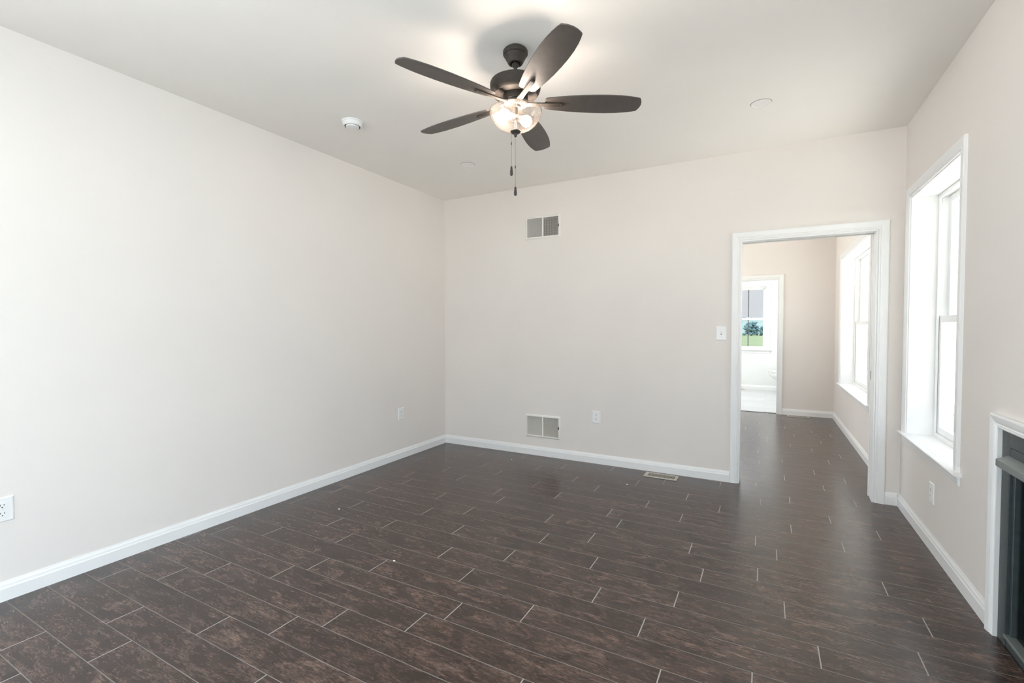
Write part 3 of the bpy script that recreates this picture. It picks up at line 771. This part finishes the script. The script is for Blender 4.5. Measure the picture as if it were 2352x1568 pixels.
ch.box(cx0, WR+0.43, 1.82, 2.64, 0.76, 1.0); ch.box(cx0, WR+0.43, 1.82, 2.64, -0.2, 0.0)
ch.build('wall_chase', 'siding', kind='structure', label='boxed out chase behind the fireplace', category='wall')

# ------------------------------------------------------------------ toilet
to = empty('toilet', (WR-0.004, 10.60, 0), label='white toilet just showing past the bathroom door casing', category='toilet')
def egg(cx, lx, ly, n=36, back=0.0):
    pts = []
    for q in range(n):
        a = 2*pi*q/n
        x = cos(a); y = sin(a)
        wf = 1.0 if x > 0 else 1.0
        pts.append((cx-lx*x*(1.0 if x > 0 else 0.85), ly*y*(1-0.10*max(0, x))))
    return pts
rings = []
for zz, cx, lx, ly in ((0.0, -0.42, 0.215, 0.105), (0.03, -0.42, 0.205, 0.098), (0.10, -0.42, 0.19, 0.088), (0.20, -0.43, 0.20, 0.10), (0.28, -0.46, 0.25, 0.145), (0.34, -0.49, 0.29, 0.172), (0.385, -0.50, 0.305, 0.182), (0.40, -0.50, 0.302, 0.180)):
    rings.append([(x, y, zz) for x, y in egg(cx, lx, ly)])
MB().loops(rings).build('bowl', 'porcelain', to, smooth=True)
MB().loops([[(x, y, zz) for x, y in egg(-0.505, 0.305-i_, 0.184-i_)] for zz, i_ in ((0.404, 0), (0.418, 0), (0.424, 0.005))]).build('seat', 'porcelain', to, smooth=True)
MB().loops([[(x, y, zz) for x, y in egg(-0.507, 0.308-i_, 0.187-i_)] for zz, i_ in ((0.429, 0.003), (0.434, 0), (0.444, 0), (0.452, 0.012))]).build('lid', 'porcelain', to, smooth=True)
tk = MB(); tk.box(-0.20, 0.0, -0.21, 0.21, 0.385, 0.74); tk.box(-0.26, -0.02, -0.10, 0.10, 0.20, 0.40)
tk.build('tank', 'porcelain', to, bevel=0.02)
MB().box(-0.21, 0.0, -0.22, 0.22, 0.741, 0.772).build('tank_lid', 'porcelain', to, bevel=0.008)
MB().tube((-0.2, 0.15, 0.69), (-0.22, 0.15, 0.69), 0.008).tube((-0.217, 0.15, 0.69), (-0.217, 0.08, 0.685), 0.004).build('flush_lever', 'fp_edge', to)

# ------------------------------------------------------------------ paint chips left on the floor
for (x, y, sz, lab) in ((-1.815, 1.960, 0.0085, 'largest white crumb of debris lying on the floor in front'), (-2.690, 2.345, 0.008, 'white crumb of debris on the floor nearest the left wall'),
                        (-1.00, 3.85, 0.009, 'white crumb of debris on the floor before the floor register'), (-2.20, 4.05, 0.008, 'tiny white crumb of debris on the floor by the back wall')):
    mb = MB(); rr = random.Random(int(x*1000))
    pts = [(sz*(0.7+0.5*rr.random())*cos(2*pi*q/7), 0.6*sz*(0.7+0.5*rr.random())*sin(2*pi*q/7)) for q in range(7)]
    mb.loops([[(px, py, 0.0003) for px, py in pts], [(px*0.9, py*0.9, 0.0022+0.0012*rr.random()) for px, py in pts], [(px*0.4, py*0.4, 0.0045) for px, py in pts]])
    mb.build('debris_crumb', 'chip', loc=(x, y, 0), label=lab, category='debris', group='crumbs on the floor')

# ------------------------------------------------------------------ outdoors
MB().box(-160, 160, YE+WT+2.0, 135, -1.2, -0.6).build('ground', 'field', kind='structure', label='bright green field beyond the bathroom window', category='field')
MB().box(WR+WT+0.02, 25, -25, 1.55, -0.7, -0.45).build('ground_side_lawn', 'lawn', kind='structure', label='lawn outside the windows beside the viewer', category='lawn')  # unseen green slab added to block light rising into the side windows
hb = MB()
nx = 60; ys_ = [135, 180, 240, 300, 360, 400, 430]; hs_ = [-0.9, 0.0, 1.2, 2.4, 4.2, 6.2, 7.2]
grid = [[hb.bm.verts.new((-240+480*i/nx, yy, hh+(0.7*sin(i*0.7)+0.5*sin(i*1.9+1))*(yy-135)/300)) for i in range(nx+1)] for yy, hh in zip(ys_, hs_)]
for j in range(len(ys_)-1):
    for i in range(nx): hb.bm.faces.new((grid[j][i], grid[j][i+1], grid[j+1][i+1], grid[j+1][i]))
hb.build('hill', 'farfield', kind='structure', label='pale distant hillside', category='hill')
tl = MB(); rr = random.Random(5)
for q in range(150):
    x = -110+220*q/150
    tl.sphere((x+rr.uniform(-0.5, 0.5), 425+rr.uniform(-3, 3), 7.4+rr.uniform(-0.5, 0.6)), 1.0, 8, (1.5, 1.2, rr.uniform(0.8, 1.7)))
tl.build('distant_woods', 'treeline', kind='stuff', label='hazy line of far woods along the hilltop', category='woods')
rr = random.Random(11)
def tree(x, y, h, wd, lab):
    t = empty('tree', (x, y, -0.75), label=lab, category='tree', group='trees past the field')
    MB().tube((0, 0, 0), (0, 0, h*0.5), 0.16, 8, 0.08).build('trunk', 'bark', t)
    cr = MB()
    for q in range(150):
        a = rr.uniform(0, 2*pi); e = rr.random()
        rad = wd*0.5*math.sqrt(rr.random())*(1.0-0.6*max(0, e-0.45))
        s_ = wd*rr.uniform(0.05, 0.115)
        bmesh.ops.create_icosphere(cr.bm, subdivisions=2, radius=s_, matrix=Matrix.Translation((rad*cos(a), rad*sin(a), h*0.12+e*(h*0.86-s_))) @ Matrix.Diagonal((1, 1, 0.85, 1)))
    for v in cr.bm.verts: v.co += Vector((rr.uniform(-1, 1), rr.uniform(-1, 1), rr.uniform(-1, 1)))*wd*0.018
    cr.build('crown', 'leaves', t)
for x, y, h, wd, lab in ((-3.0, 124, 3.6, 3.2, 'tall round blue green tree in the middle of the bathroom window'), (-0.2, 122, 2.7, 2.2, 'blue green bush right of the tall tree'),
                         (-6.3, 125, 2.5, 2.4, 'low blue green tree left of the tall tree'), (-9.2, 123, 2.2, 2.4, 'low blue green bush farthest left in the bathroom window'), (2.8, 126, 2.4, 2.4, 'low blue green bush at the right edge of the bathroom window')):
    tree(x, y, h, wd, lab)
# white board and batten wing, added to fill the side windows with white
wg = empty('house_wing', (1.9, 13.6, -0.6), label='white board and batten house wing seen through the side windows', category='building')
MB().box(-0.45, 9.0, 0, 4.0, 0, 4.6).build('siding', 'siding', wg)
for q in range(23):
    MB().box(-0.43+0.41*q, -0.37+0.41*q, -0.03, -0.001, 0.0, 4.6).build('batten', 'siding', wg)
